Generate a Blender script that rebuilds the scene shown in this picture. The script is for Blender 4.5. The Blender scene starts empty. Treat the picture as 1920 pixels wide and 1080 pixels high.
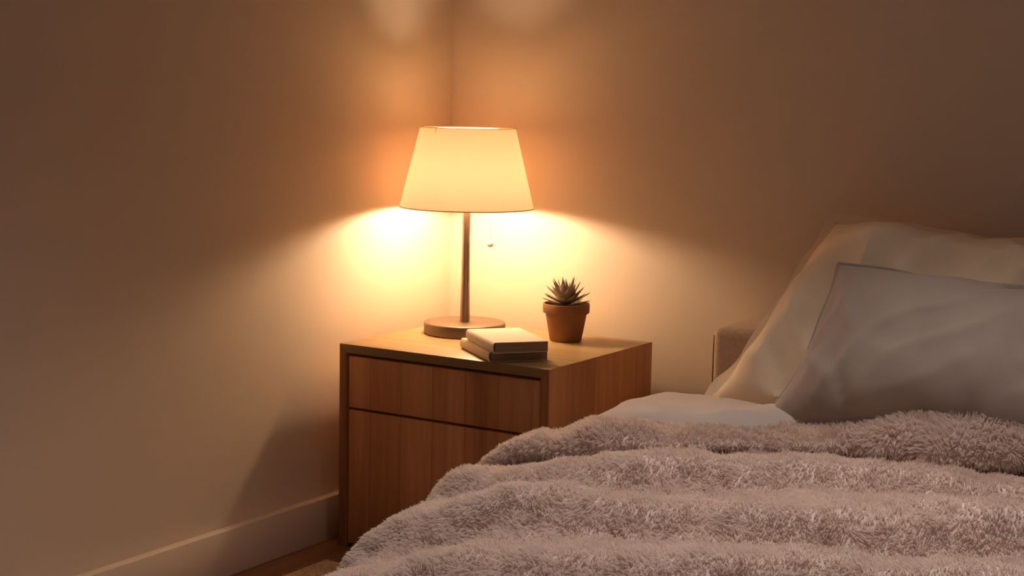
import bpy, bmesh, math, random
from mathutils import Vector, Matrix, noise

C = bpy.context.scene.collection
SC = bpy.context.scene
PI = math.pi
random.seed(7)

# ------------------------------------------------------------------ helpers
def link(o, parent=None):
    C.objects.link(o)
    if parent is not None:
        o.parent = parent
    return o

def obj(name, bm, mat, parent=None, smooth=True):
    me = bpy.data.meshes.new(name)
    bmesh.ops.recalc_face_normals(bm, faces=bm.faces[:]) if smooth != 'keep' else None
    bm.to_mesh(me); bm.free()
    if smooth:
        me.polygons.foreach_set('use_smooth', [True] * len(me.polygons))
        me.set_sharp_from_angle(angle=math.radians(38))
    me.materials.append(mat)
    return link(bpy.data.objects.new(name, me), parent)

def tag(o, label, cat, group=None):
    o['label'] = label; o['category'] = cat
    if group: o['group'] = group
    return o

def empty(name, loc, rz, label, cat, group=None):
    o = bpy.data.objects.new(name, None)
    o.empty_display_size = .05
    o.location = loc; o.rotation_euler = (0, 0, rz)
    link(o)
    return tag(o, label, cat, group)

def structure(o):
    o['kind'] = 'structure'
    return o

def add_box(bm, lo, hi, bevel=0.0, seg=2):
    r = bmesh.ops.create_cube(bm, size=1.0)
    vs = r['verts']
    for v in vs:
        v.co = Vector([lo[i] + (v.co[i] + .5) * (hi[i] - lo[i]) for i in range(3)])
    if bevel > 0:
        es = list({e for v in vs for e in v.link_edges})
        bmesh.ops.bevel(bm, geom=es, offset=bevel, segments=seg, profile=.5, affect='EDGES')

def add_lathe(bm, prof, n=64, cap_bottom=False, cap_top=False, cx=0, cy=0):
    rings = []
    for r, z in prof:
        rings.append([bm.verts.new((cx + r * math.cos(2 * PI * k / n), cy + r * math.sin(2 * PI * k / n), z)) for k in range(n)])
    for a, b in zip(rings, rings[1:]):
        for k in range(n):
            bm.faces.new((a[k], a[(k + 1) % n], b[(k + 1) % n], b[k]))
    if cap_bottom: bm.faces.new(rings[0][::-1])
    if cap_top: bm.faces.new(rings[-1])

def add_tube(bm, pts, rad, n=8, closed=False):
    pts = [Vector(p) for p in pts]
    m = len(pts)
    rings = []
    up = Vector((0, 0, 1))
    for i, p in enumerate(pts):
        if closed: t = pts[(i + 1) % m] - pts[i - 1]
        else: t = pts[min(i + 1, m - 1)] - pts[max(i - 1, 0)]
        t.normalize()
        a = t.cross(up)
        if a.length < 1e-3: a = t.cross(Vector((1, 0, 0)))
        a.normalize(); b = t.cross(a).normalized()
        r = rad(i / (m - 1)) if callable(rad) else rad
        rings.append([bm.verts.new(p + a * (r * math.cos(2 * PI * k / n)) + b * (r * math.sin(2 * PI * k / n))) for k in range(n)])
    for i in range(m if closed else m - 1):
        A, B = rings[i], rings[(i + 1) % m]
        for k in range(n):
            bm.faces.new((A[k], A[(k + 1) % n], B[(k + 1) % n], B[k]))
    if not closed:
        bm.faces.new(rings[0][::-1]); bm.faces.new(rings[-1])

def add_torus(bm, R, r, z, n=96, m=8, cx=0, cy=0):
    add_tube(bm, [(cx + R * math.cos(2 * PI * k / n), cy + R * math.sin(2 * PI * k / n), z) for k in range(n)], r, m, True)

def sm(a, b, x):
    t = max(0.0, min(1.0, (x - a) / (b - a)))
    return t * t * (3 - 2 * t)

def interp(x, tab):
    if x <= tab[0][0]: return tab[0][1]
    for (x0, y0), (x1, y1) in zip(tab, tab[1:]):
        if x <= x1:
            t = (x - x0) / (x1 - x0)
            t = t * t * (3 - 2 * t) * .5 + t * .5
            return y0 + (y1 - y0) * t
    return tab[-1][1]

def nz(x, y, z=0.0):
    return noise.noise(Vector((x, y, z)))

# ------------------------------------------------------------------ materials
def mat(name):
    m = bpy.data.materials.new(name); m.use_nodes = True
    nt = m.node_tree
    return m, nt, nt.nodes['Principled BSDF']

def node(nt, typ, **kw):
    n = nt.nodes.new(typ)
    for k, v in kw.items(): setattr(n, k, v)
    return n

def ramp(nt, stops):
    r = node(nt, 'ShaderNodeValToRGB')
    e = r.color_ramp.elements
    e[0].position, e[0].color = stops[0][0], (*stops[0][1], 1)
    e[1].position, e[1].color = stops[-1][0], (*stops[-1][1], 1)
    for p, c in stops[1:-1]:
        x = e.new(p); x.color = (*c, 1)
    return r

def coords(nt, scale=(1, 1, 1), rot=(0, 0, 0)):
    tc = node(nt, 'ShaderNodeTexCoord'); mp = node(nt, 'ShaderNodeMapping')
    mp.inputs['Scale'].default_value = scale; mp.inputs['Rotation'].default_value = rot
    nt.links.new(tc.outputs['Object'], mp.inputs['Vector'])
    return mp.outputs['Vector']

def noise_tex(nt, vec, scale, detail=3.0, rough=.55):
    n = node(nt, 'ShaderNodeTexNoise')
    n.inputs['Scale'].default_value = scale; n.inputs['Detail'].default_value = detail
    n.inputs['Roughness'].default_value = rough
    nt.links.new(vec, n.inputs['Vector'])
    return n.outputs['Fac']

def bump(nt, height, bsdf, strength=.2, dist=.002):
    b = node(nt, 'ShaderNodeBump')
    b.inputs['Strength'].default_value = strength; b.inputs['Distance'].default_value = dist
    nt.links.new(height, b.inputs['Height']); nt.links.new(b.outputs['Normal'], bsdf.inputs['Normal'])

def mottled(name, c0, c1, scale, rough=.9, bstr=.15, bscale=None, bdist=.002, spec=.2, sheen=0.0):
    m, nt, p = mat(name)
    v = coords(nt)
    f = noise_tex(nt, v, scale, 4)
    r = ramp(nt, [(.3, c0), (.7, c1)])
    nt.links.new(f, r.inputs['Fac']); nt.links.new(r.outputs['Color'], p.inputs['Base Color'])
    p.inputs['Roughness'].default_value = rough
    p.inputs['Specular IOR Level'].default_value = spec
    if sheen: p.inputs['Sheen Weight'].default_value = sheen; p.inputs['Sheen Roughness'].default_value = .5
    if bstr: bump(nt, noise_tex(nt, v, bscale or scale * 8, 3), p, bstr, bdist)
    return m

def wood(name, across, along, c_dark, c_mid, c_light, plank=.073, rough=.5, phase=0.0):
    """planks laid side by side on axis `across`, grain running on axis `along`"""
    m, nt, p = mat(name)
    tc = node(nt, 'ShaderNodeTexCoord'); sep = node(nt, 'ShaderNodeSeparateXYZ')
    nt.links.new(tc.outputs['Object'], sep.inputs[0])
    mul = node(nt, 'ShaderNodeMath', operation='MULTIPLY_ADD')
    nt.links.new(sep.outputs[across], mul.inputs[0]); mul.inputs[1].default_value = 1 / plank; mul.inputs[2].default_value = phase
    fl = node(nt, 'ShaderNodeMath', operation='FLOOR'); nt.links.new(mul.outputs[0], fl.inputs[0])
    wn = node(nt, 'ShaderNodeTexWhiteNoise', noise_dimensions='1D'); nt.links.new(fl.outputs[0], wn.inputs['W'])
    # grain : noise stretched along the plank, shifted per plank
    mp = node(nt, 'ShaderNodeMapping')
    sc = [38.0, 38.0, 38.0]; sc['XYZ'.index(along)] = 2.2
    mp.inputs['Scale'].default_value = sc
    nt.links.new(tc.outputs['Object'], mp.inputs['Vector'])
    add = node(nt, 'ShaderNodeVectorMath', operation='ADD')
    sc2 = node(nt, 'ShaderNodeVectorMath', operation='SCALE'); sc2.inputs['Scale'].default_value = 37.0
    nt.links.new(wn.outputs['Color'], sc2.inputs[0])
    nt.links.new(mp.outputs['Vector'], add.inputs[0]); nt.links.new(sc2.outputs['Vector'], add.inputs[1])
    g = noise_tex(nt, add.outputs['Vector'], 1.0, 6, .62)
    mix = node(nt, 'ShaderNodeMath', operation='MULTIPLY_ADD')
    nt.links.new(wn.outputs['Value'], mix.inputs[0]); mix.inputs[1].default_value = .34
    s2 = node(nt, 'ShaderNodeMath', operation='MULTIPLY_ADD'); nt.links.new(g, s2.inputs[0])
    s2.inputs[1].default_value = 1.15; s2.inputs[2].default_value = -.26
    nt.links.new(s2.outputs[0], mix.inputs[2])
    r = ramp(nt, [(.12, c_dark), (.5, c_mid), (.88, c_light)])
    nt.links.new(mix.outputs[0], r.inputs['Fac'])
    # thin joint line between planks
    fr = node(nt, 'ShaderNodeMath', operation='FRACT'); nt.links.new(mul.outputs[0], fr.inputs[0])
    lt = node(nt, 'ShaderNodeMath', operation='LESS_THAN'); nt.links.new(fr.outputs[0], lt.inputs[0]); lt.inputs[1].default_value = .016
    mx = node(nt, 'ShaderNodeMix', data_type='RGBA', blend_type='MULTIPLY')
    nt.links.new(lt.outputs[0], mx.inputs['Factor'])
    nt.links.new(r.outputs['Color'], mx.inputs[6]); mx.inputs[7].default_value = (.6, .55, .5, 1)
    nt.links.new(mx.outputs[2], p.inputs['Base Color'])
    p.inputs['Roughness'].default_value = rough
    p.inputs['Specular IOR Level'].default_value = .3
    bump(nt, g, p, .12, .0008)
    return m

WALL = mottled('wall_paint', (.70, .585, .47), (.73, .615, .50), 2.2, .95, .10, 55, .001, .1)
CEIL = mottled('ceiling_paint', (.74, .68, .60), (.76, .70, .62), 2.0, .95, .05, 60, .001, .1)
TRIM = mottled('trim_paint', (.70, .58, .46), (.73, .61, .49), 3.0, .5, .03, 40, .001, .3)
OAKc = ((.35, .145, .062), (.50, .23, .098), (.64, .325, .150))
OAK_X = wood('oak_grain_upright_front', 'X', 'Z', *OAKc, plank=.0905)
OAK_Y = wood('oak_grain_upright_side', 'Y', 'Z', *OAKc, plank=.105)
OAK_T = wood('oak_grain_top', 'Y', 'X', (.37, .235, .105), (.44, .295, .14), (.50, .35, .175), plank=.13, rough=.42)
FLOORW = wood('floor_boards', 'X', 'Y', (.16, .066, .024), (.27, .12, .045), (.36, .17, .068), plank=.12, rough=.4)
DARK = mottled('dark_interior', (.03, .018, .010), (.04, .024, .014), 8, .9, 0)
PLASTIC = mottled('socket_plastic', (.75, .68, .58), (.78, .71, .60), 8, .5, 0)
PILLOW_A = mottled('cream_linen', (.82, .65, .46), (.88, .71, .51), 6, .95, .35, 420, .0006, .1, .25)
PILLOW_B = mottled('pale_taupe_cotton', (.36, .285, .24), (.41, .33, .28), 7, .95, .3, 420, .0006, .1, .25)
DUVETM = mottled('white_cotton', (.55, .45, .39), (.61, .50, .44), 5, .9, .25, 350, .0006, .1, .2)
UPH = mottled('beige_woven_upholstery', (.47, .335, .24), (.57, .42, .305), 160, .95, .5, 300, .001, .1, .2)
MATT = mottled('mattress_ticking', (.7, .64, .56), (.74, .68, .6), 20, .9, .2, 200)
FURBASE = mottled('plush_backing', (.66, .54, .48), (.74, .615, .55), 10, 1.0, .3, 120, .003, .0)
TERRA = mottled('terracotta', (.27, .135, .066), (.35, .18, .09), 14, .85, .25, 90, .001, .2)
SOIL = mottled('potting_soil', (.025, .015, .010), (.07, .045, .028), 90, 1.0, .8, 160, .004, .1)
PAPER = mottled('page_block_edge', (.42, .28, .185), (.50, .34, .23), 60, .95, .0)
COVER_U = mottled('cream_book_cloth', (.80, .72, .60), (.83, .75, .63), 14, .8, .15, 500, .0004, .2)
COVER_L = mottled('ivory_book_cloth', (.76, .64, .49), (.80, .68, .53), 14, .8, .15, 500, .0004, .2)
PILE_RUG = mottled('tan_rug_backing', (.55, .36, .19), (.66, .46, .26), 60, 1.0, .5, 140, .004, .0)

def page_lines():
    m, nt, p = mat('page_edges')
    v = coords(nt, (3, 3, 900))
    f = noise_tex(nt, v, 1.0, 3)
    r = ramp(nt, [(.3, (.24, .145, .09)), (.7, (.36, .225, .145))])
    nt.links.new(f, r.inputs['Fac']); nt.links.new(r.outputs['Color'], p.inputs['Base Color'])
    p.inputs['Roughness'].default_value = .95
    bump(nt, f, p, .3, .0006)
    return m
PAGES = page_lines()

def metal(name, col, rough):
    m, nt, p = mat(name)
    v = coords(nt, (1, 1, 40))
    f = noise_tex(nt, v, 12, 3)
    r = ramp(nt, [(.3, tuple(x * .93 for x in col)), (.7, col)])
    nt.links.new(f, r.inputs['Fac']); nt.links.new(r.outputs['Color'], p.inputs['Base Color'])
    p.inputs['Metallic'].default_value = 1.0; p.inputs['Roughness'].default_value = rough
    return m
NICKEL = metal('brushed_nickel', (.42, .30, .225), .36)
NICKEL_B = metal('satin_nickel_disc', (.25, .185, .13), .45)
NICKEL_B.node_tree.nodes['Principled BSDF'].inputs['Metallic'].default_value = .9

def succulent():
    m, nt, p = mat('succulent_leaf')
    v = coords(nt)
    f = noise_tex(nt, v, 45, 3)
    r = ramp(nt, [(.3, (.25, .195, .145)), (.7, (.37, .285, .215))])
    nt.links.new(f, r.inputs['Fac']); nt.links.new(r.outputs['Color'], p.inputs['Base Color'])
    p.inputs['Roughness'].default_value = .55
    p.inputs['Subsurface Weight'].default_value = .08
    p.inputs['Subsurface Radius'].default_value = (.006, .004, .002)
    return m
LEAF = succulent()

def shade_fabric(name, c0, c1, through):
    m, nt, p = mat(name)
    nt.nodes.remove(p)
    out = nt.nodes['Material Output']
    d = node(nt, 'ShaderNodeBsdfDiffuse'); d.inputs['Color'].default_value = (.80, .66, .48, 1)
    t = node(nt, 'ShaderNodeBsdfTranslucent')
    v = coords(nt, (160, 160, 900))
    f = noise_tex(nt, v, 1.0, 2)
    r = ramp(nt, [(.25, c0), (.75, c1)])
    nt.links.new(f, r.inputs['Fac']); nt.links.new(r.outputs['Color'], t.inputs['Color'])
    mx = node(nt, 'ShaderNodeMixShader'); mx.inputs['Fac'].default_value = through
    nt.links.new(d.outputs[0], mx.inputs[1]); nt.links.new(t.outputs[0], mx.inputs[2])
    nt.links.new(mx.outputs[0], out.inputs['Surface'])
    return m
SHADE_T = .104
SHADE = shade_fabric('cream_lamp_shade_fabric', (.86, .55, .36), (.92, .59, .39), SHADE_T)
FROST = shade_fabric('added_ring_frost', (.86, .70, .52), (.90, .74, .56), .30)
TRIMTAPE = mottled('shade_edge_tape', (.70, .47, .26), (.76, .52, .29), 30, .9, 0)

BULB_POWER = 365.0
LAMP_COL = (1.0, .72, .45)
def bulb_mat():
    m, nt, p = mat('warm_bulb_glass')
    nt.nodes.remove(p)
    e = node(nt, 'ShaderNodeEmission')
    e.inputs['Color'].default_value = (*LAMP_COL, 1); e.inputs['Strength'].default_value = BULB_POWER
    nt.links.new(e.outputs[0], nt.nodes['Material Output'].inputs['Surface'])
    return m
BULB = bulb_mat()

def fur(name, c0, c1, tip, scale):
    m, nt, p = mat(name)
    v = coords(nt)
    f = noise_tex(nt, v, scale, 4, .6)
    r = ramp(nt, [(.32, c0), (.68, c1)])
    nt.links.new(f, r.inputs['Fac'])
    hi = node(nt, 'ShaderNodeHairInfo')
    mx = node(nt, 'ShaderNodeMix', data_type='RGBA')
    nt.links.new(hi.outputs['Intercept'], mx.inputs['Factor'])
    nt.links.new(r.outputs['Color'], mx.inputs[6]); mx.inputs[7].default_value = (*tip, 1)
    nt.links.new(mx.outputs[2], p.inputs['Base Color'])
    nt.nodes.remove(p)
    df = node(nt, 'ShaderNodeBsdfDiffuse'); tr = node(nt, 'ShaderNodeBsdfTranslucent'); ms = node(nt, 'ShaderNodeMixShader')
    ms.inputs['Fac'].default_value = .55
    nt.links.new(mx.outputs[2], df.inputs['Color']); nt.links.new(mx.outputs[2], tr.inputs['Color'])
    nt.links.new(df.outputs[0], ms.inputs[1]); nt.links.new(tr.outputs[0], ms.inputs[2])
    nt.links.new(ms.outputs[0], nt.nodes['Material Output'].inputs['Surface'])
    return m
FUR = fur('plush_fibre', (.80, .69, .63), (.87, .77, .71), (.87, .77, .71), 9)
RUGFUR = fur('rug_fibre', (.55, .36, .19), (.66, .46, .26), (.72, .52, .32), 60)

# ------------------------------------------------------------------ room
XL, YB, ZC = -2.375, 3.505, 2.42
XR, YF = 2.6, -0.8

def box_obj(name, lo, hi, m, bevel=0.0, parent=None):
    bm = bmesh.new(); add_box(bm, lo, hi, bevel)
    return obj(name, bm, m, parent)

structure(box_obj('floor', (XL - .12, YF, -.1), (XR, YB + .12, 0), FLOORW))
structure(box_obj('wall_left', (XL - .12, YF, 0), (XL, YB + .12, ZC), WALL))
structure(box_obj('wall_back', (XL, YB, 0), (XR, YB + .12, ZC), WALL))
structure(box_obj('wall_right', (XR, YF, 0), (XR + .12, YB + .12, ZC), WALL))
structure(box_obj('ceiling', (XL - .12, YF, ZC), (XR, YB + .12, ZC + .1), CEIL))
structure(box_obj('baseboard_left', (XL, YF, 0), (XL + .026, YB, .109), TRIM, .0025))
structure(box_obj('baseboard_back', (XL + .026, YB - .022, 0), (XR, YB, .109), TRIM, .0025))

# ------------------------------------------------------------------ nightstand
NX, NY, NW, ND, NH = -2.3046, 2.936, .5864, .505, .50
ns = empty('nightstand', (NX, NY, 0), 0, 'low oak bedside cabinet with two plain drawer fronts standing in the corner', 'nightstand')
T = .021
def ns_panel(name, lo, hi, m, bevel=.0012):
    return box_obj(name, lo, hi, m, bevel, ns)
def mitred(name, quad, m):
    """a board with mitred ends : quad is its outline in X-Z, swept front to back"""
    bm = bmesh.new()
    A = [bm.verts.new((x, 0, z)) for x, z in quad]; B = [bm.verts.new((x, ND, z)) for x, z in quad]
    n = len(quad)
    bm.faces.new(A); bm.faces.new(B[::-1])
    for k in range(n): bm.faces.new((A[k], A[(k + 1) % n], B[(k + 1) % n], B[k]))
    bmesh.ops.bevel(bm, geom=bm.edges[:], offset=.0007, segments=2, profile=.5, affect='EDGES')
    return obj(name, bm, m, ns)
e = .0001
mitred('top_panel', [(e, NH), (NW - e, NH), (NW - T - e, NH - T), (T + e, NH - T)], OAK_T)
mitred('side_panel', [(0, 0), (T, 0), (T, NH - T - e), (0, NH - e)], OAK_Y)
mitred('side_panel', [(NW, 0), (NW - T, 0), (NW - T, NH - T - e), (NW, NH - e)], OAK_Y)
ns_panel('bottom_panel', (T + .0002, .365, .012), (NW - T - .0002, ND - .012, .034), OAK_X)
ns_panel('back_panel', (T + .0002, ND - .011, .012), (NW - T - .0002, ND, NH - .0234), DARK)
g = .0055
ns_panel('drawer', (T + g, .003, .347), (NW - T - g * .45, .36, NH - .023 - g), OAK_X, .0015)
ns_panel('drawer', (T + g, .003, .010), (NW - T - g * .45, .36, .3405), OAK_X, .0015)

# ------------------------------------------------------------------ table lamp
LX, LY = -2.160, 3.262
lamp = empty('table_lamp', (LX, LY, NH), 0, 'lit table lamp with cream tapered shade and metal disc base on the oak cabinet', 'lamp')
bm = bmesh.new()
Rb0 = .1035
add_lathe(bm, [(.001, 0), (Rb0 - .003, 0), (Rb0, .002), (Rb0, .026), (Rb0 - .001, .0285), (Rb0 - .0035, .030), (.001, .030)], 96, True, True)
obj('base', bm, NICKEL_B, lamp)
bm = bmesh.new()
add_lathe(bm, [(.001, .0301), (.0128, .0301), (.0126, .05), (.0112, .12), (.0105, .22), (.0105, .318), (.001, .318)], 40, True, True)
obj('stem', bm, NICKEL, lamp)
bm = bmesh.new()
add_lathe(bm, [(.001, .3182), (.016, .3182), (.021, .321), (.021, .336), (.016, .341), (.001, .341)], 32, True, True)
sock = obj('socket', bm, PLASTIC, lamp)
ZBULB = .362
bm = bmesh.new()
bmesh.ops.create_uvsphere(bm, u_segments=24, v_segments=14, radius=.03)
for v in bm.verts:
    if v.co.z < 0: v.co.z *= .72
    v.co.z += ZBULB
obj('bulb', bm, BULB, lamp)
# shade : truncated cone, open above and below
SB, ST, ZSB, ZST = .1685, .1195, .320, .519
bm = bmesh.new()
add_lathe(bm, [(SB + (ST - SB) * i / 10, ZSB + (ZST - ZSB) * i / 10) for i in range(11)], 128)
shade = obj('lamp_shade', bm, SHADE, lamp)
for R_, z_, r_ in ((SB, ZSB, .0013), (ST, ZST, .0008)):
    bm = bmesh.new(); add_torus(bm, R_, r_, z_, 128, 8)
    obj('edge_trim', bm, TRIMTAPE, shade)
bm = bmesh.new()
zz = ZST - .012
Rz = ST + (SB - ST) * .012 / (ZST - ZSB)
for k in range(3):
    a = 2 * PI * k / 3 + .4
    add_tube(bm, [(.012 * math.cos(a), .012 * math.sin(a), zz - .02), (Rz * .5 * math.cos(a), Rz * .5 * math.sin(a), zz - .012), ((Rz - .001) * math.cos(a), (Rz - .001) * math.sin(a), zz)], .0014, 6)
add_torus(bm, .012, .0016, zz - .02, 32, 6)
obj('shade_carrier', bm, NICKEL, lamp)
bm = bmesh.new()
zd = ZST - .0016; Rd = ST + (SB - ST) * .0016 / (ZST - ZSB) - .0015
add_lathe(bm, [(.077, zd), (Rd, zd), (Rd, zd + .0012), (.077, zd + .0012), (.077, zd)], 96)
bmesh.ops.remove_doubles(bm, verts=bm.verts[:], dist=1e-6)
obj('added_cone_ring', bm, FROST, lamp)  # ring added to narrow the light cone thrown up from the shade
# pull chain
px, py = .053, .030
bm = bmesh.new()
add_tube(bm, [(.012, .0068, .335), (.03, .017, .337), (px - .004, py - .0022, .336), (px, py, .331), (px, py, .29), (px, py, .236)], .0014, 8)
chain = obj('pull_cord', bm, PLASTIC, lamp)
bm = bmesh.new()
bmesh.ops.create_uvsphere(bm, u_segments=20, v_segments=12, radius=.0085)
for v in bm.verts: v.co += Vector((px, py, .229))
bd = obj('bead', bm, PLASTIC, chain)
bd['label'] = 'small pale bead at the end of the pull cord'

# ------------------------------------------------------------------ books
def make_book(L, W, H, cover, name='book'):
    """spine on local -Y side, length along X, origin at the middle of the underside"""
    r = empty(name, (0, 0, 0), 0, '', 'book', 'books on the nightstand')
    t = .0011
    bm = bmesh.new()
    # one bent cover: bottom board, rounded spine, top board
    prof = [(W / 2, 0), (-W / 2 + .004, 0)]
    for i in range(1, 8):
        a = PI * i / 8
        prof.append((-W / 2 + .004 - (.0065) * math.sin(a), H / 2 - H / 2 * math.cos(a)))
    prof += [(-W / 2 + .004, H), (W / 2, H)]
    inner = [(W / 2, t), (-W / 2 + .005, t)]
    for i in range(1, 8):
        a = PI * i / 8
        inner.append((-W / 2 + .005 - .0045 * math.sin(a), H / 2 - (H / 2 - t) * math.cos(a)))
    inner += [(-W / 2 + .005, H - t), (W / 2, H - t)]
    ring = prof + inner[::-1]
    A = [bm.verts.new((-L / 2, y, z)) for y, z in ring]
    B = [bm.verts.new((L / 2, y, z)) for y, z in ring]
    n = len(ring)
    for i in range(n):
        bm.faces.new((A[i], A[(i + 1) % n], B[(i + 1) % n], B[i]))
    m = len(prof)
    for side in (A, B):
        for i in range(m - 1):
            bm.faces.new((side[i], side[i + 1], side[n - 2 - i], side[n - 1 - i]))
    obj('cover', bm, cover, r)
    bm = bmesh.new()
    add_box(bm, (-L / 2 + .0002, -W / 2 + .0045, t + .0001), (L / 2 - .0002, W / 2 - .0006, H - t - .0001))
    obj('page_block', bm, PAGES, r)
    return r

def place_book(b, front, spine_dir, L, W, z, label):
    """front = the near spine corner on plan, spine_dir points from it along the spine to the far corner"""
    d = Vector(spine_dir).normalized()
    nrm = Vector((-d.y, d.x))
    if nrm.x < 0: nrm = -nrm
    c = Vector(front) + d * (L / 2) + nrm * (W / 2)
    ang = math.atan2(-d.y, -d.x)
    b.location = (c.x, c.y, z); b.rotation_euler = (0, 0, ang)
    b['label'] = label

BH = .0245
bl = make_book(.205, .142, BH, COVER_L)
place_book(bl, (-1.876, 2.935), (-.150, .118), .205, .142, NH, 'ivory hardback lying flat on the oak cabinet beneath another book')
bu = make_book(.208, .131, BH, COVER_U)
place_book(bu, (-1.853, 2.916), (-.161, .134), .208, .131, NH + BH + .0006, 'cream hardback lying on top of another book beside the lamp base')

# ------------------------------------------------------------------ potted succulent
PX, PY = -1.899, 3.322
pot = empty('potted_succulent', (PX, PY, NH), 0, 'small spiky succulent in a terracotta pot on the oak cabinet', 'plant')
bm = bmesh.new()
add_lathe(bm, [(.001, 0), (.0375, 0), (.0395, .002), (.0515, .070), (.0565, .0705), (.0578, .0725), (.0582, .0915), (.0570, .0938), (.0545, .0938), (.0532, .092), (.0515, .080), (.001, .080)], 72, True, True)
obj('pot', bm, TERRA, pot)
bm = bmesh.new()
n = 40
c0 = bm.verts.new((0, 0, .0865)); prev = None
for j in range(1, 7):
    r_ = .0528 * j / 6
    ring = [bm.verts.new((r_ * math.cos(2 * PI * k / n), r_ * math.sin(2 * PI * k / n), .0850 + .0022 * nz(r_ * 300 + k, k * .9, 2) + (.0015 if j < 4 else 0))) for k in range(n)]
    for k in range(n):
        if prev is None: bm.faces.new((c0, ring[k], ring[(k + 1) % n]))
        else: bm.faces.new((prev[k], ring[k], ring[(k + 1) % n], prev[(k + 1) % n]))
    prev = ring
obj('soil', bm, SOIL, pot)

def add_leaf(bm, az, elev, length, width, z0, thick, curl):
    """a pointed, keeled fleshy leaf"""
    N, K = 9, 8
    rings = []
    for i in range(N):
        t = i / (N - 1)
        w = width * (math.sin(PI * min(1, (t * .80 + .20))) ** .8) * (1 - t ** 3.2) + .0003
        if t < .25: w *= .62 + .38 * t / .25
        th = thick * (1 - t) ** .6 * (.7 + .6 * t) + .0003
        e = elev + curl * t
        rr = .004 + length * t * math.cos(elev + curl * t * .5)
        z = z0 + length * t * math.sin(elev + curl * t * .5)
        c, s = math.cos(az), math.sin(az)
        out = Vector((c, s, 0)); side = Vector((-s, c, 0))
        nr = Vector((-math.sin(e) * c, -math.sin(e) * s, math.cos(e)))
        ctr = out * rr + Vector((0, 0, z))
        ring = []
        for k in range(K):
            a = 2 * PI * k / K
            y = math.sin(a)
            keel = -th * .9 * max(0, -y) ** 1.0 + th * .25 * max(0, y)
            ring.append(bm.verts.new(ctr + side * (w * math.cos(a)) + nr * (keel + .35 * th * abs(math.cos(a)) ** 2)))
        rings.append(ring)
    for a, b in zip(rings, rings[1:]):
        for k in range(K):
            bm.faces.new((a[k], a[(k + 1) % K], b[(k + 1) % K], b[k]))
    bm.faces.new(rings[0][::-1]); bm.faces.new(rings[-1])

bm = bmesh.new()
rnd = random.Random(11)
spec = [(9, .12, .058, .0105, .0905), (9, .42, .060, .0118, .093), (8, .74, .061, .0122, .095), (7, 1.00, .063, .0115, .097), (5, 1.24, .062, .0098, .098), (3, 1.42, .052, .0070, .098)]
for li, (cnt, el, ln, wd, z0) in enumerate(spec):
    for k in range(cnt):
        add_leaf(bm, 2 * PI * (k + .5 * (li % 2)) / cnt + li * .33 + rnd.uniform(-.08, .08), el + rnd.uniform(-.06, .06), ln * rnd.uniform(.92, 1.08), wd, z0, .0042, .10)
obj('rosette', bm, LEAF, pot)

# ------------------------------------------------------------------ bed
BX0, BX1 = -1.46, .10
HY0, HY1, HZ = 3.222, YB - .030, .590
bed = empty('bed', ((BX0 + BX1) / 2, 2.3, 0), 0, 'low bed with a thick beige upholstered headboard against the wall', 'bed')
def in_bed(o):
    o.matrix_parent_inverse = Matrix.Translation(-Vector(bed.location))
    return o
bm = bmesh.new(); add_box(bm, (BX0, HY0, .03), (BX1 + .04, HY1, HZ), .022, 4)
hb = in_bed(obj('headboard', bm, UPH, bed))
bm = bmesh.new()
def hb_edge(x):
    return [(x, HY0 + .012, .06), (x, HY0 + .012, HZ - .05), (x, HY0 + .014, HZ - .022)]
add_tube(bm, hb_edge(BX0 + .002), .0022, 8)
PIPE = mottled('brown_piping', (.16, .085, .045), (.2, .11, .06), 20, .9, 0)
pp = obj('piping', bm, PIPE, hb)
bm = bmesh.new(); add_tube(bm, hb_edge(BX1 + .038), .0022, 8)
obj('piping', bm, PIPE, hb)['label'] = 'dark brown piping along the far front edge of the headboard'
pp['label'] = 'dark brown piping along the headboard edge'
bm = bmesh.new(); add_box(bm, (BX0 + .02, 1.22, .10), (BX0 + .05, HY0 - .0005, .25), .006); in_bed(obj('side_rail', bm, UPH, bed))
bm = bmesh.new(); add_box(bm, (BX1 - .05, 1.22, .10), (BX1 - .02, HY0 - .0005, .25), .006); in_bed(obj('side_rail', bm, UPH, bed))
bm = bmesh.new(); add_box(bm, (BX0 + .02, 1.19, .10), (BX1 - .02, 1.2195, .25), .006); in_bed(obj('foot_rail', bm, UPH, bed))
bm = bmesh.new(); add_box(bm, (BX0 + .051, 1.2205, .205), (BX1 - .051, HY0 - .0005, .225), 0); in_bed(obj('slat_base', bm, OAK_X, bed))
for lx_ in (BX0 + .06, BX1 - .11):
    for ly_ in (1.26, 2.70):
        bm = bmesh.new(); add_box(bm, (lx_, ly_, .0103), (lx_ + .05, ly_ + .05, .204), .003); in_bed(obj('leg', bm, OAK_X, bed))

bm = bmesh.new(); add_box(bm, (BX0 + .085, 1.225, .2255), (BX1 - .055, HY0 - .006, .325), .045, 5)
tag(obj('mattress', bm, MATT), 'white mattress on the low bed under the covers', 'mattress')

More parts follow.
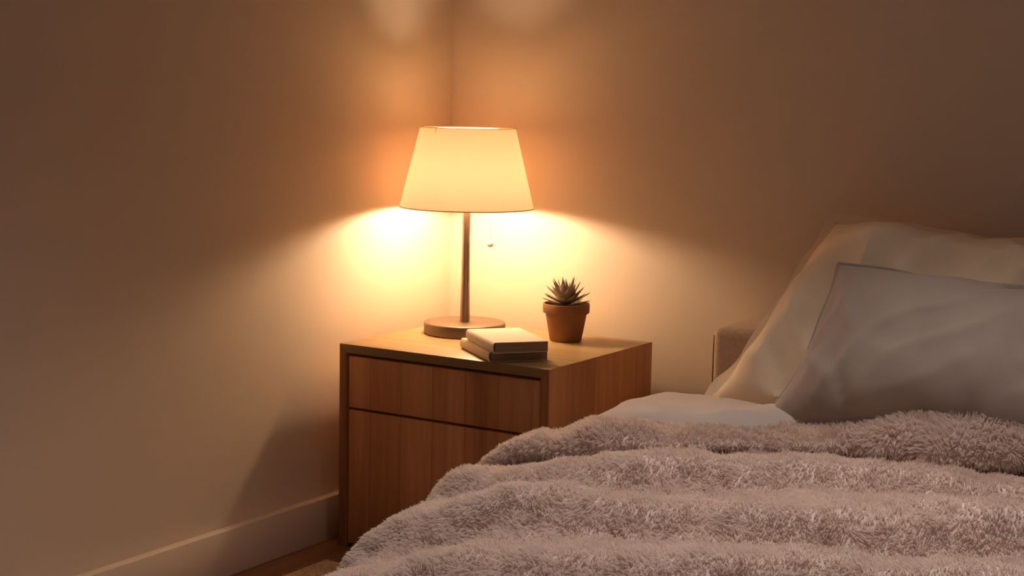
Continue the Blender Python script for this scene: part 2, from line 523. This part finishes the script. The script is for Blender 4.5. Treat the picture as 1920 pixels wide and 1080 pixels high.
# ---- draped covers : a cross-section that hangs at both sides, swept along the bed
def drape_mesh(X0, X1, y_lo, y_hi, ztop, rad, zhem, nx, ny, nh=10, na=9, foot_r=.10, closed_under=False, disp=None):
    """y_lo/y_hi may depend on x; ztop(x,y); rad(y); returns bm"""
    bm = bmesh.new()
    rows = []
    for j in range(ny + 1):
        t = j / ny
        row = []
        for side in range(3):
            if side == 0:
                items = [('h', i / nh) for i in range(nh)] + [('a', i / na) for i in range(na)]
            elif side == 1:
                items = [('t', i / nx) for i in range(nx + 1)]
            else:
                items = [('A', 1 - i / na) for i in range(1, na + 1)] + [('H', 1 - i / nh) for i in range(1, nh + 1)]
            for kind, s in items:
                y0 = y_lo
                # plan x first (radius depends on y which depends on x: use x at the flat edge)
                xg = X0 if kind in 'ha' else (X1 if kind in 'HA' else X0 + (X1 - X0) * s)
                yh = y_hi(xg)
                y = y0 + (yh - y0) * t
                r = rad(y)
                if kind == 't':
                    x = X0 + r + (X1 - X0 - 2 * r) * s
                    yh = y_hi(x); y = y0 + (yh - y0) * t
                    z = ztop(x, y); nrm = (0, 0, 1)
                else:
                    sg = -1 if kind in 'ha' else 1
                    xe = (X0 + r) if sg < 0 else (X1 - r)
                    zt = ztop(xe, y)
                    if kind in 'aA':
                        a = s * PI / 2
                        x = xe + sg * r * math.cos(a); z = zt - r + r * math.sin(a)
                        nrm = (sg * math.cos(a), 0, math.sin(a))
                    else:
                        x = xe + sg * r; z = zhem + (zt - r - zhem) * s
                        nrm = (sg, 0, 0)
                co = Vector((x, y, z))
                if disp:
                    co += Vector(nrm) * disp(co, kind)
                # roll the foot end down
                if foot_r:
                    d = y0 + foot_r - co.y
                    if d > 0:
                        u = min(1, d / foot_r)
                        co.z -= foot_r * (1 - math.sqrt(max(0, 1 - u * u))) * (1 if kind in 'taA' else s)
                row.append(bm.verts.new(co))
        rows.append(row)
    for a, b in zip(rows, rows[1:]):
        for k in range(len(a) - 1):
            bm.faces.new((a[k], a[k + 1], b[k + 1], b[k]))
    return bm, rows

# duvet : smooth, puffy
def roll_y(x):
    return interp(x, [(-1.62, 2.54), (-1.48, 2.57), (-1.38, 2.60), (-1.27, 2.65), (-1.17, 2.75), (-1.05, 2.83), (-.93, 2.865), (-.8, 2.87), (-.65, 2.93), (-.3, 2.97), (.2, 2.95)])
def roll_hw(x):
    return interp(x, [(-1.62, .055), (-1.40, .068), (-1.28, .064), (-1.17, .055), (-1.05, .085), (-.93, .11), (-.8, .135), (-.5, .14), (.2, .13)])
def roll_hh(x):
    return interp(x, [(-1.62, .016), (-1.50, .018), (-1.41, .038), (-1.27, .020), (-1.15, .012), (-1.02, .020), (-.85, .046), (-.5, .05), (.2, .048)])
def duv_top(x, y):
    ry = roll_y(x)
    z = .365 + .117 * sm(ry - .10, ry + .10, y) - .074 * sm(2.93, 3.07, y) + .005 * nz(x * 4, y * 4, 3)
    z += .020 * sm(-1.42, -1.05, x) * sm(ry - .10, ry + .10, y)
    z += .004 * math.sin(x * 9 + y * 5)
    z -= .05 * sm(2.2, 1.7, y) * sm(-.9, -1.4, x)
    return z
def duv_disp(co, kind):
    return .004 * nz(co.x * 9, co.y * 9, co.z * 9) + .006 * max(0, 1 - 2.4 * abs(nz(co.x * 6 + co.y * 3, co.y * 5, 17))) ** 2 + .006 * math.exp(-((co.x + 1.26 - .45 * (co.y - 2.8)) / .035) ** 2) * (-1)
bm, rows = drape_mesh(-1.500, .155, 1.235, lambda x: 3.205, duv_top, lambda y: .085 + .06 * sm(2.4, 1.8, y), .16, 70, 110, disp=duv_disp, foot_r=.06)
# turn the head end down to the mattress
last = rows[-1]
low = []
for v in last:
    low.append(bm.verts.new((v.co.x * .995, v.co.y + .008, max(.10, v.co.z - .018))))
for k in range(len(last) - 1):
    bm.faces.new((last[k], last[k + 1], low[k + 1], low[k]))
duv = tag(obj('duvet', bm, DUVETM), 'smooth pale duvet over the mattress in front of the pillows', 'duvet')
so = duv.modifiers.new('thick', 'SOLIDIFY'); so.thickness = .012; so.offset = -1

# fluffy blanket
def line(y_at, slope, x_at, x0=-9, x1=9, fade=.15, amp=1.0):
    return (y_at, slope, x_at, x0, x1, fade, amp)
RIDGES = [line(2.315, .43, -1.366, amp=1.05), line(2.053, .34, -1.375, amp=1.0), line(2.362, .05, -.90, x0=-.98, fade=.12, amp=.55),
          line(1.855, .33, -1.274, amp=.85), line(1.66, .28, -1.274, amp=.6), line(1.46, .3, -1.27, amp=.5)]
def ridge_h(x, y):
    h = 0
    for (ya, sl, xa, x0, x1, fd, amp) in RIDGES:
        yc = ya + sl * (x - xa) + .026 * nz(x * 2.6, ya * 7, 1) + .008 * nz(x * 9, ya * 9, 4)
        d = y - yc
        w = amp * (sm(x0 - fd, x0 + fd, x)) * (1 - sm(x1 - fd, x1 + fd, x))
        w *= .9 + .45 * nz(x * 3.1, ya * 5, 7)
        w *= 1 - .45 * sm(-1.30, -1.50, x)
        p = math.exp(-(abs(d) / .055) ** 2.4) if d < 0 else math.exp(-(d / .105) ** 2)
        h += .054 * w * p
    return h
def bl_base(x, y):
    z = .426 + .012 * sm(2.1, 2.6, y)
    z -= .036 * sm(-1.20, -1.50, x)
    z -= .060 * sm(2.15, 1.75, y) * sm(-.85, -1.5, x)
    z -= .016 * sm(2.2, 1.7, y)
    z += .010 * nz(x * 3.2, y * 3.2, 5) + .004 * nz(x * 8, y * 8, 6)
    return z
def bl_top(x, y):
    dy = roll_y(x) - y
    return bl_base(x, y) + ridge_h(x, y) * sm(-.02, .22, dy) + .022 * sm(.10, -.02, dy) * sm(-1.55, -1.3, x) * 0
def bl_rad(y):
    return interp(y, [(1.2, .16), (1.8, .22), (2.05, .18), (2.35, .12), (2.7, .10)])
def bl_disp(co, kind):
    d = .006 * nz(co.x * 14, co.y * 14, co.z * 14)
    if kind in 'haHA':
        d += .016 * nz(co.y * 5, co.z * 3, 9)
    return d
bm, rows = drape_mesh(-1.585, .20, 1.16, lambda x: roll_y(x) + .02, bl_top, bl_rad, .11, 120, 150, disp=bl_disp, foot_r=.10, nh=12, na=14)
blanket = obj('blanket', bm, FURBASE)
tag(blanket, 'thick fluffy pinkish grey plush blanket spread in folds over the bed', 'blanket')

# turned-back edge : a fat soft roll across the bed, running down the side
bm = bmesh.new()
NR, NS = 26, 120
rings = []
path = []
for i in range(NS + 1):
    s = i / NS
    # arc-length-ish: first part comes up the bed side, then across
    if s < .14:
        u = s / .14
        a = u * PI / 2
        r = .10
        x = -1.60 + .0 + r - r * math.cos(a) if u > .35 else None
        if u <= .35:
            x = -1.590; z = .16 + (.308 - .16) * (u / .35); a = 0
        else:
            a = (u - .35) / .65 * PI / 2
            x = -1.590 + r * (1 - math.cos(a)); z = .312 + r * math.sin(a)
        up = Vector((-math.cos(a), 0, math.sin(a)))
        y = roll_y(x) - .05 * (1 - u)
    else:
        u = (s - .14) / .86
        x = -1.490 + (.12 + 1.490) * u
        y = roll_y(x); z = bl_base(x, y) ; up = Vector((0, 0, 1))
    path.append((Vector((x, y, z)), up))
for i, (p, up) in enumerate(path):
    x = p.x
    hw = roll_hw(x); hh = roll_hh(x)
    i0, i1 = max(0, i - 1), min(NS, i + 1)
    tg = (path[i1][0] - path[i0][0]).normalized()
    fwd = up.cross(tg).normalized()      # towards the head of the bed
    end = min(1.0, math.sqrt(max(0.0, 1 - (1 - min(1, i / 4.0)) ** 2)) + .25, math.sqrt(max(0.0, 1 - (1 - min(1, (NS - i) / 4.0)) ** 2)) + .25)
    ring = []
    for k in range(NR):
        a = 2 * PI * k / NR
        ca, sa = math.cos(a), math.sin(a)
        # superellipse, flatter underneath
        e = .82
        yy = hw * math.copysign(abs(ca) ** e, ca) * end
        zz = hh * math.copysign(abs(sa) ** e, sa) * end * (1 if sa > 0 else .78)
        lump = 1 + .16 * nz(x * 5.5, a * .9, 11) + .08 * nz(x * 15, a * 1.6, 3)
        if sa > 0 and ca < 0: zz *= 1.06
        ring.append(bm.verts.new(p + up * (hh * .86 + zz * lump) + fwd * (yy * lump)))
    rings.append(ring)
for A, B in zip(rings, rings[1:]):
    for k in range(NR):
        bm.faces.new((A[k], A[(k + 1) % NR], B[(k + 1) % NR], B[k]))
bm.faces.new(rings[0][::-1]); bm.faces.new(rings[-1])
fold = obj('folded_edge', bm, FURBASE, blanket)
fold['label'] = 'turned-back blanket edge with longer fur, lying as a thick roll'

import numpy as np
def grow(o, material, count, length, radius, seed, comb=(0, -.35, -.25), flow=.5, clump=.5, cell=.011, dens=None, name='pile', npt=4):
    """soft fibre pile standing on the surface of o: one curves object, a part of o"""
    rng = np.random.default_rng(seed)
    me = o.data
    me.calc_loop_triangles()
    nv = len(me.vertices)
    co_ = np.empty(nv * 3, np.float32); me.vertices.foreach_get('co', co_); co_ = co_.reshape(-1, 3)
    vn = np.empty(nv * 3, np.float32); me.vertices.foreach_get('normal', vn); vn = vn.reshape(-1, 3)
    tri = np.empty(len(me.loop_triangles) * 3, np.int32); me.loop_triangles.foreach_get('vertices', tri); tri = tri.reshape(-1, 3)
    A, B, D = co_[tri[:, 0]], co_[tri[:, 1]], co_[tri[:, 2]]
    area = np.linalg.norm(np.cross(B - A, D - A), axis=1)
    cen = (A + B + D) / 3
    wt = area * (dens(cen) if dens is not None else 1.0)
    pick = rng.choice(len(tri), count, p=wt / wt.sum())
    u = rng.random(count); v = rng.random(count)
    fl = u + v > 1; u[fl] = 1 - u[fl]; v[fl] = 1 - v[fl]
    q = (1 - u - v)[:, None]
    t = tri[pick]
    P = co_[t[:, 0]] * q + co_[t[:, 1]] * u[:, None] + co_[t[:, 2]] * v[:, None]
    Nn = vn[t[:, 0]] * q + vn[t[:, 1]] * u[:, None] + vn[t[:, 2]] * v[:, None]
    Nn /= np.linalg.norm(Nn, axis=1)[:, None] + 1e-9
    def wave(X, k, ph):
        r_ = np.random.default_rng(ph)
        out = np.zeros((len(X), 3))
        for i in range(5):
            d = r_.normal(size=(3,)) * k * (1 + .5 * i)
            out += np.sin(X @ d[:, None] + r_.random(3) * 6.28 + 0) * r_.normal(size=(3,)) / (1 + .4 * i)
        return out * .6
    lean = np.array(comb)[None, :] + flow * (wave(P, 22, seed) * .6 + wave(P, 60, seed + 1) * .5)
    lean -= Nn * np.sum(lean * Nn, 1)[:, None] * .7
    dirn = Nn + lean
    dirn /= np.linalg.norm(dirn, axis=1)[:, None]
    L = length * (.65 + .5 * rng.random(count)) * (1 + .25 * np.clip(wave(P, 35, seed + 2)[:, 0], -1, 1))
    tip = P + dirn * L[:, None] + rng.normal(size=(count, 3)) * length * .10
    mid_dir = Nn * .75 + dirn * .5
    mid_dir /= np.linalg.norm(mid_dir, axis=1)[:, None]
    # gather the tips into small tufts
    key = np.floor((P + wave(P, 90, seed + 4) * cell * .4) / cell).astype(np.int64)
    code = key[:, 0] * 73856093 ^ key[:, 1] * 19349663 ^ key[:, 2] * 83492791
    un, inv = np.unique(code, return_inverse=True)
    cnt = np.bincount(inv).astype(float)
    mean = np.stack([np.bincount(inv, weights=tip[:, k]) / cnt for k in range(3)], 1)[inv]
    kk = clump * (.5 + rng.random(count))[:, None]
    tip = tip + (mean - tip) * np.clip(kk, 0, .95)
    pts = np.empty((count, npt, 3), np.float32)
    rad = np.empty((count, npt), np.float32)
    C1 = P + mid_dir * (L * .55)[:, None]
    for i in range(npt):
        s_ = i / (npt - 1)
        pts[:, i] = (1 - s_) ** 2 * P + 2 * s_ * (1 - s_) * C1 + s_ ** 2 * tip
        rad[:, i] = radius * (1 - .75 * s_ ** 1.5)
    pts[:, 0] -= Nn * .002
    hc = bpy.data.hair_curves.new(name)
    hc.add_curves([npt] * count)
    hc.attributes['position'].data.foreach_set('vector', pts.reshape(-1))
    ra = hc.attributes.get('radius') or hc.attributes.new('radius', 'FLOAT', 'POINT')
    ra.data.foreach_set('value', rad.reshape(-1))
    hc.materials.append(material)
    h_ = link(bpy.data.objects.new(name, hc), o)
    h_['kind'] = 'stuff'
    return h_

def dens_bl(c):
    d = .40 + .60 * np.clip((-.15 - c[:, 0]) / .5, 0, 1) * np.clip((c[:, 1] - 1.25) / .5, 0, 1)
    return np.where(c[:, 2] < .2, d * .45, d)
grow(blanket, FUR, 300000, .0125, .0009, 3, comb=(-.05, -.55, -.20), flow=.42, clump=.28, cell=.010, dens=dens_bl)
grow(fold, FUR, 120000, .017, .0009, 5, comb=(0, -.20, -.25), flow=.6, clump=.5, cell=.014, dens=lambda c: .5 + .5 * np.clip((-.15 - c[:, 0]) / .5, 0, 1))

# ------------------------------------------------------------------ pillows
def make_pillow(name, W, H, front, back, m, flange, seed, label, corner_pull=.045, slump=0.0, wr=1.0, dimple=None, taper=0.0):
    """u across (X), v up, w = outward (towards the viewer); built flat in local axes X, Z (up), -Y (front)"""
    N = 64
    bm = bmesh.new()
    def outline(u, v):
        # sides bow inward between the pulled corners
        x = u * W / 2 * (1 - corner_pull * (1 - v * v) * abs(u)) * (1 - taper * v)
        z = v * H / 2 * (1 - corner_pull * (1 - u * u) * abs(v))
        return x, z
    def thick(u, v):
        fx = W / 2 - flange; fz = H / 2 - flange
        a = min(1, abs(u) * W / 2 / fx); b = min(1, abs(v) * H / 2 / fz)
        return (max(0, 1 - a ** 2.1) ** .62) * (max(0, 1 - b ** 2.2) ** .60)
    def P(u, v, s):
        x, z = outline(u, v)
        t = thick(u, v)
        d = (front if s > 0 else back) * t * (1 + slump * (-v) * .5)
        qx, qz = x + .05 * nz(x * 5, z * 5, seed + 1), z + .05 * nz(x * 5, z * 5, seed + 2)
        w1 = nz(qx * 5 + seed, qz * 4, seed) * .016 + nz(x * 14 + seed, z * 10, seed + 3) * .004
        # soft folds : ridged noise stretched along two diagonals, and creases rising from the lower edge
        f1 = 1 - abs(nz((qx + qz * .55) * 7.5, (qz - qx * .55) * 2.4, seed + 5)) * 2.2
        f2 = 1 - abs(nz((qx - qz * .8) * 8.5, (qz + qx * .8) * 2.2, seed + 9)) * 2.2
        w1 += .011 * max(0, f1) ** 2 + .008 * max(0, f2) ** 2
        cr = .014 * (1 - abs(math.sin(x * 19 + 3.0 * nz(x * 3, z * 4, seed) + z * 5))) ** 3 * sm(.2, -.8, v)
        d0 = d
        d += wr * (w1 - cr) * min(1, t * 2.2)
        if dimple and s > 0: d += dimple(u, v, d0) * min(1, t * 3)
        edge = .0035
        x += wr * .006 * nz(z * 9, seed, 2) * abs(u) ** 6
        z += wr * .009 * nz(x * 8, seed, 6) * abs(v) ** 6
        fl = .010 * wr * nz(x * 12, z * 12, seed + 8) * (1 - min(1, t * 4))
        return Vector((x, -(d * s + edge * s + fl), z))
    def grid(s):
        g_ = [[None] * (N + 1) for _ in range(N + 1)]
        for i in range(N + 1):
            for j in range(N + 1):
                # denser towards the edges
                u = math.sin((i / N - .5) * PI) * .55 + (2 * i / N - 1) * .45
                v = math.sin((j / N - .5) * PI) * .55 + (2 * j / N - 1) * .45
                g_[i][j] = bm.verts.new(P(u, v, s))
        return g_
    F, Bk = grid(1), grid(-1)
    for G, flip in ((F, False), (Bk, True)):
        for i in range(N):
            for j in range(N):
                q = (G[i][j], G[i + 1][j], G[i + 1][j + 1], G[i][j + 1])
                bm.faces.new(q[::-1] if flip else q)
    rim = [(i, 0) for i in range(N)] + [(N, j) for j in range(N)] + [(i, N) for i in range(N, 0, -1)] + [(0, j) for j in range(N, 0, -1)]
    rim_pts = []
    for k in range(len(rim)):
        (i, j), (i2, j2) = rim[k], rim[(k + 1) % len(rim)]
        bm.faces.new((F[i2][j2], F[i][j], Bk[i][j], Bk[i2][j2]))
        rim_pts.append((F[i][j].co + Bk[i][j].co) / 2)
    # seam line points for a flange
    seam = []
    if flange:
        for (i, j) in rim:
            u = math.sin((i / N - .5) * PI) * .55 + (2 * i / N - 1) * .45
            v = math.sin((j / N - .5) * PI) * .55 + (2 * j / N - 1) * .45
            seam.append(P(u * (1 - 2 * flange / W), v * (1 - 2 * flange / H), 1))
    o = obj(name, bm, m)
    tag(o, label, 'pillow', 'pillows leaning on the headboard')
    return o, rim_pts, seam

def stand(o, bottom_left, top_left, xdir=(1, 0, 0), W=.7, H=.6):
    """lean the pillow so its left edge runs from bottom_left to top_left"""
    bl_, tl = Vector(bottom_left), Vector(top_left)
    x = Vector(xdir).normalized()
    up = (tl - bl_); up = (up - x * up.dot(x)).normalized()
    y = up.cross(x).normalized()       # away from the viewer
    x = y.cross(up).normalized()
    ctr = (bl_ + tl) / 2 + x * (W / 2)
    M = Matrix((( x.x, y.x, up.x, ctr.x), (x.y, y.y, up.y, ctr.y), (x.z, y.z, up.z, ctr.z), (0, 0, 0, 1)))
    o.matrix_world = M

def pressed(u, v, d_):
    # the smaller pillow presses into the lower part of the large one
    cap = .040 + .042 * (v + 1)
    k = sm(-.78, -.56, u) * (1 - sm(.55, .80, v))
    return -max(0.0, d_ - cap) * k
PW, PH = .74, .585
pa, rim, seam = make_pillow('pillow', PW, PH, .165, .03, PILLOW_A, .028, 3.0, 'large cream linen pillow with a flat stitched border leaning on the headboard', .05, .55, 1.6, pressed, taper=.15)
stand(pa, (-1.372, 2.975, .435), (-1.265, 3.380, .856), (1, -.04, -.052), PW, PH)
bm = bmesh.new(); add_tube(bm, [p + Vector((0, -.0025, 0)) for p in seam], .0013, 6, True)
obj('border_seam', bm, PILLOW_A, pa)
def crease_b(u, v, d_):
    # the fold that lifts the top edge near the far end
    d = (v - .80) - .55 * (u - .20)
    return -.020 * math.exp(-(d / .05) ** 2) * sm(.05, .3, u) * sm(.75, .45, u)
QW, QH = .66, .40
pb, rim, seam = make_pillow('pillow', QW, QH, .13, .045, PILLOW_B, .004, 9.0, 'smaller pale taupe pillow with piped edges in front of the large pillow', .08, .35, .75, crease_b, .11)
stand(pb, (-1.195, 2.865, .44), (-1.118, 3.085, .772), (1, .0, -.02), QW, QH)
bm = bmesh.new(); add_tube(bm, rim, .0048, 8, True)
obj('piping', bm, PILLOW_B, pb)

# ------------------------------------------------------------------ rug
bm = bmesh.new(); add_box(bm, (-2.235, 1.0, 0.0005), (.3, 2.80, .010), .003)
rug = obj('rug', bm, PILE_RUG)
tag(rug, 'tan short-pile rug on the wooden floor, its edge showing beside the bed', 'rug')
grow(rug, RUGFUR, 60000, .008, .0009, 9, comb=(0, 0, 0), flow=.3, clump=.7, cell=.008, dens=lambda c: np.where((c[:, 0] < -1.9) & (c[:, 1] > 2.3), 4.0, 1.0), npt=3)

# ------------------------------------------------------------------ light
w = bpy.data.worlds.new('dusk'); SC.world = w; w.use_nodes = True
bg = w.node_tree.nodes['Background']
bg.inputs['Color'].default_value = (.86, .87, .94, 1)
bg.inputs['Strength'].default_value = .145

ld = bpy.data.lights.new('added_bed_fill', 'SPOT')  # fill light added overhead to brighten the blanket, no fixture there
ld.energy = 98.0; ld.color = (1.0, .91, .86); ld.shadow_soft_size = .28
ld.spot_size = math.radians(96); ld.spot_blend = 1.0
lo = bpy.data.objects.new('added_bed_fill', ld); link(lo)
lo.location = (-.70, 2.50, ZC - .12)
lo.rotation_euler = (Vector((-.80, 1.80, .4)) - Vector(lo.location)).to_track_quat('-Z', 'Y').to_euler()
tag(lo, 'added unseen fill light shining down on the bed', 'light')

# ------------------------------------------------------------------ camera
f, pitch, yaw, h, roll = 2920.45, .122953, .554723, 1.101292, .02095
cam = bpy.data.cameras.new('camera'); co = bpy.data.objects.new('camera', cam); link(co)
cam.sensor_width = 36; cam.sensor_fit = 'HORIZONTAL'; cam.lens = f / 1920 * 36
c, s = math.cos(yaw), math.sin(yaw)
R0 = Vector((c, s, 0)); F0 = Vector((-s, c, 0)); Z = Vector((0, 0, 1))
D = F0 * math.cos(pitch) - Z * math.sin(pitch)
U0 = F0 * math.sin(pitch) + Z * math.cos(pitch)
cr, sr = math.cos(roll), math.sin(roll)
R = R0 * cr + U0 * sr
U = U0 * cr - R0 * sr
co.matrix_world = Matrix(((R.x, U.x, -D.x, 0), (R.y, U.y, -D.y, 0), (R.z, U.z, -D.z, h), (0, 0, 0, 1)))
cam.clip_start = .05; cam.clip_end = 50
SC.camera = co

SC.view_settings.view_transform = 'Standard'
SC.view_settings.look = 'None'
SC.view_settings.exposure = 0.0
SC.view_settings.gamma = 1.0
SC.view_settings.use_curve_mapping = False
try:
    SC.cycles.use_denoising = True
    SC.cycles.max_bounces = 12
    SC.cycles.diffuse_bounces = 8
    SC.cycles.transmission_bounces = 8
except Exception:
    pass
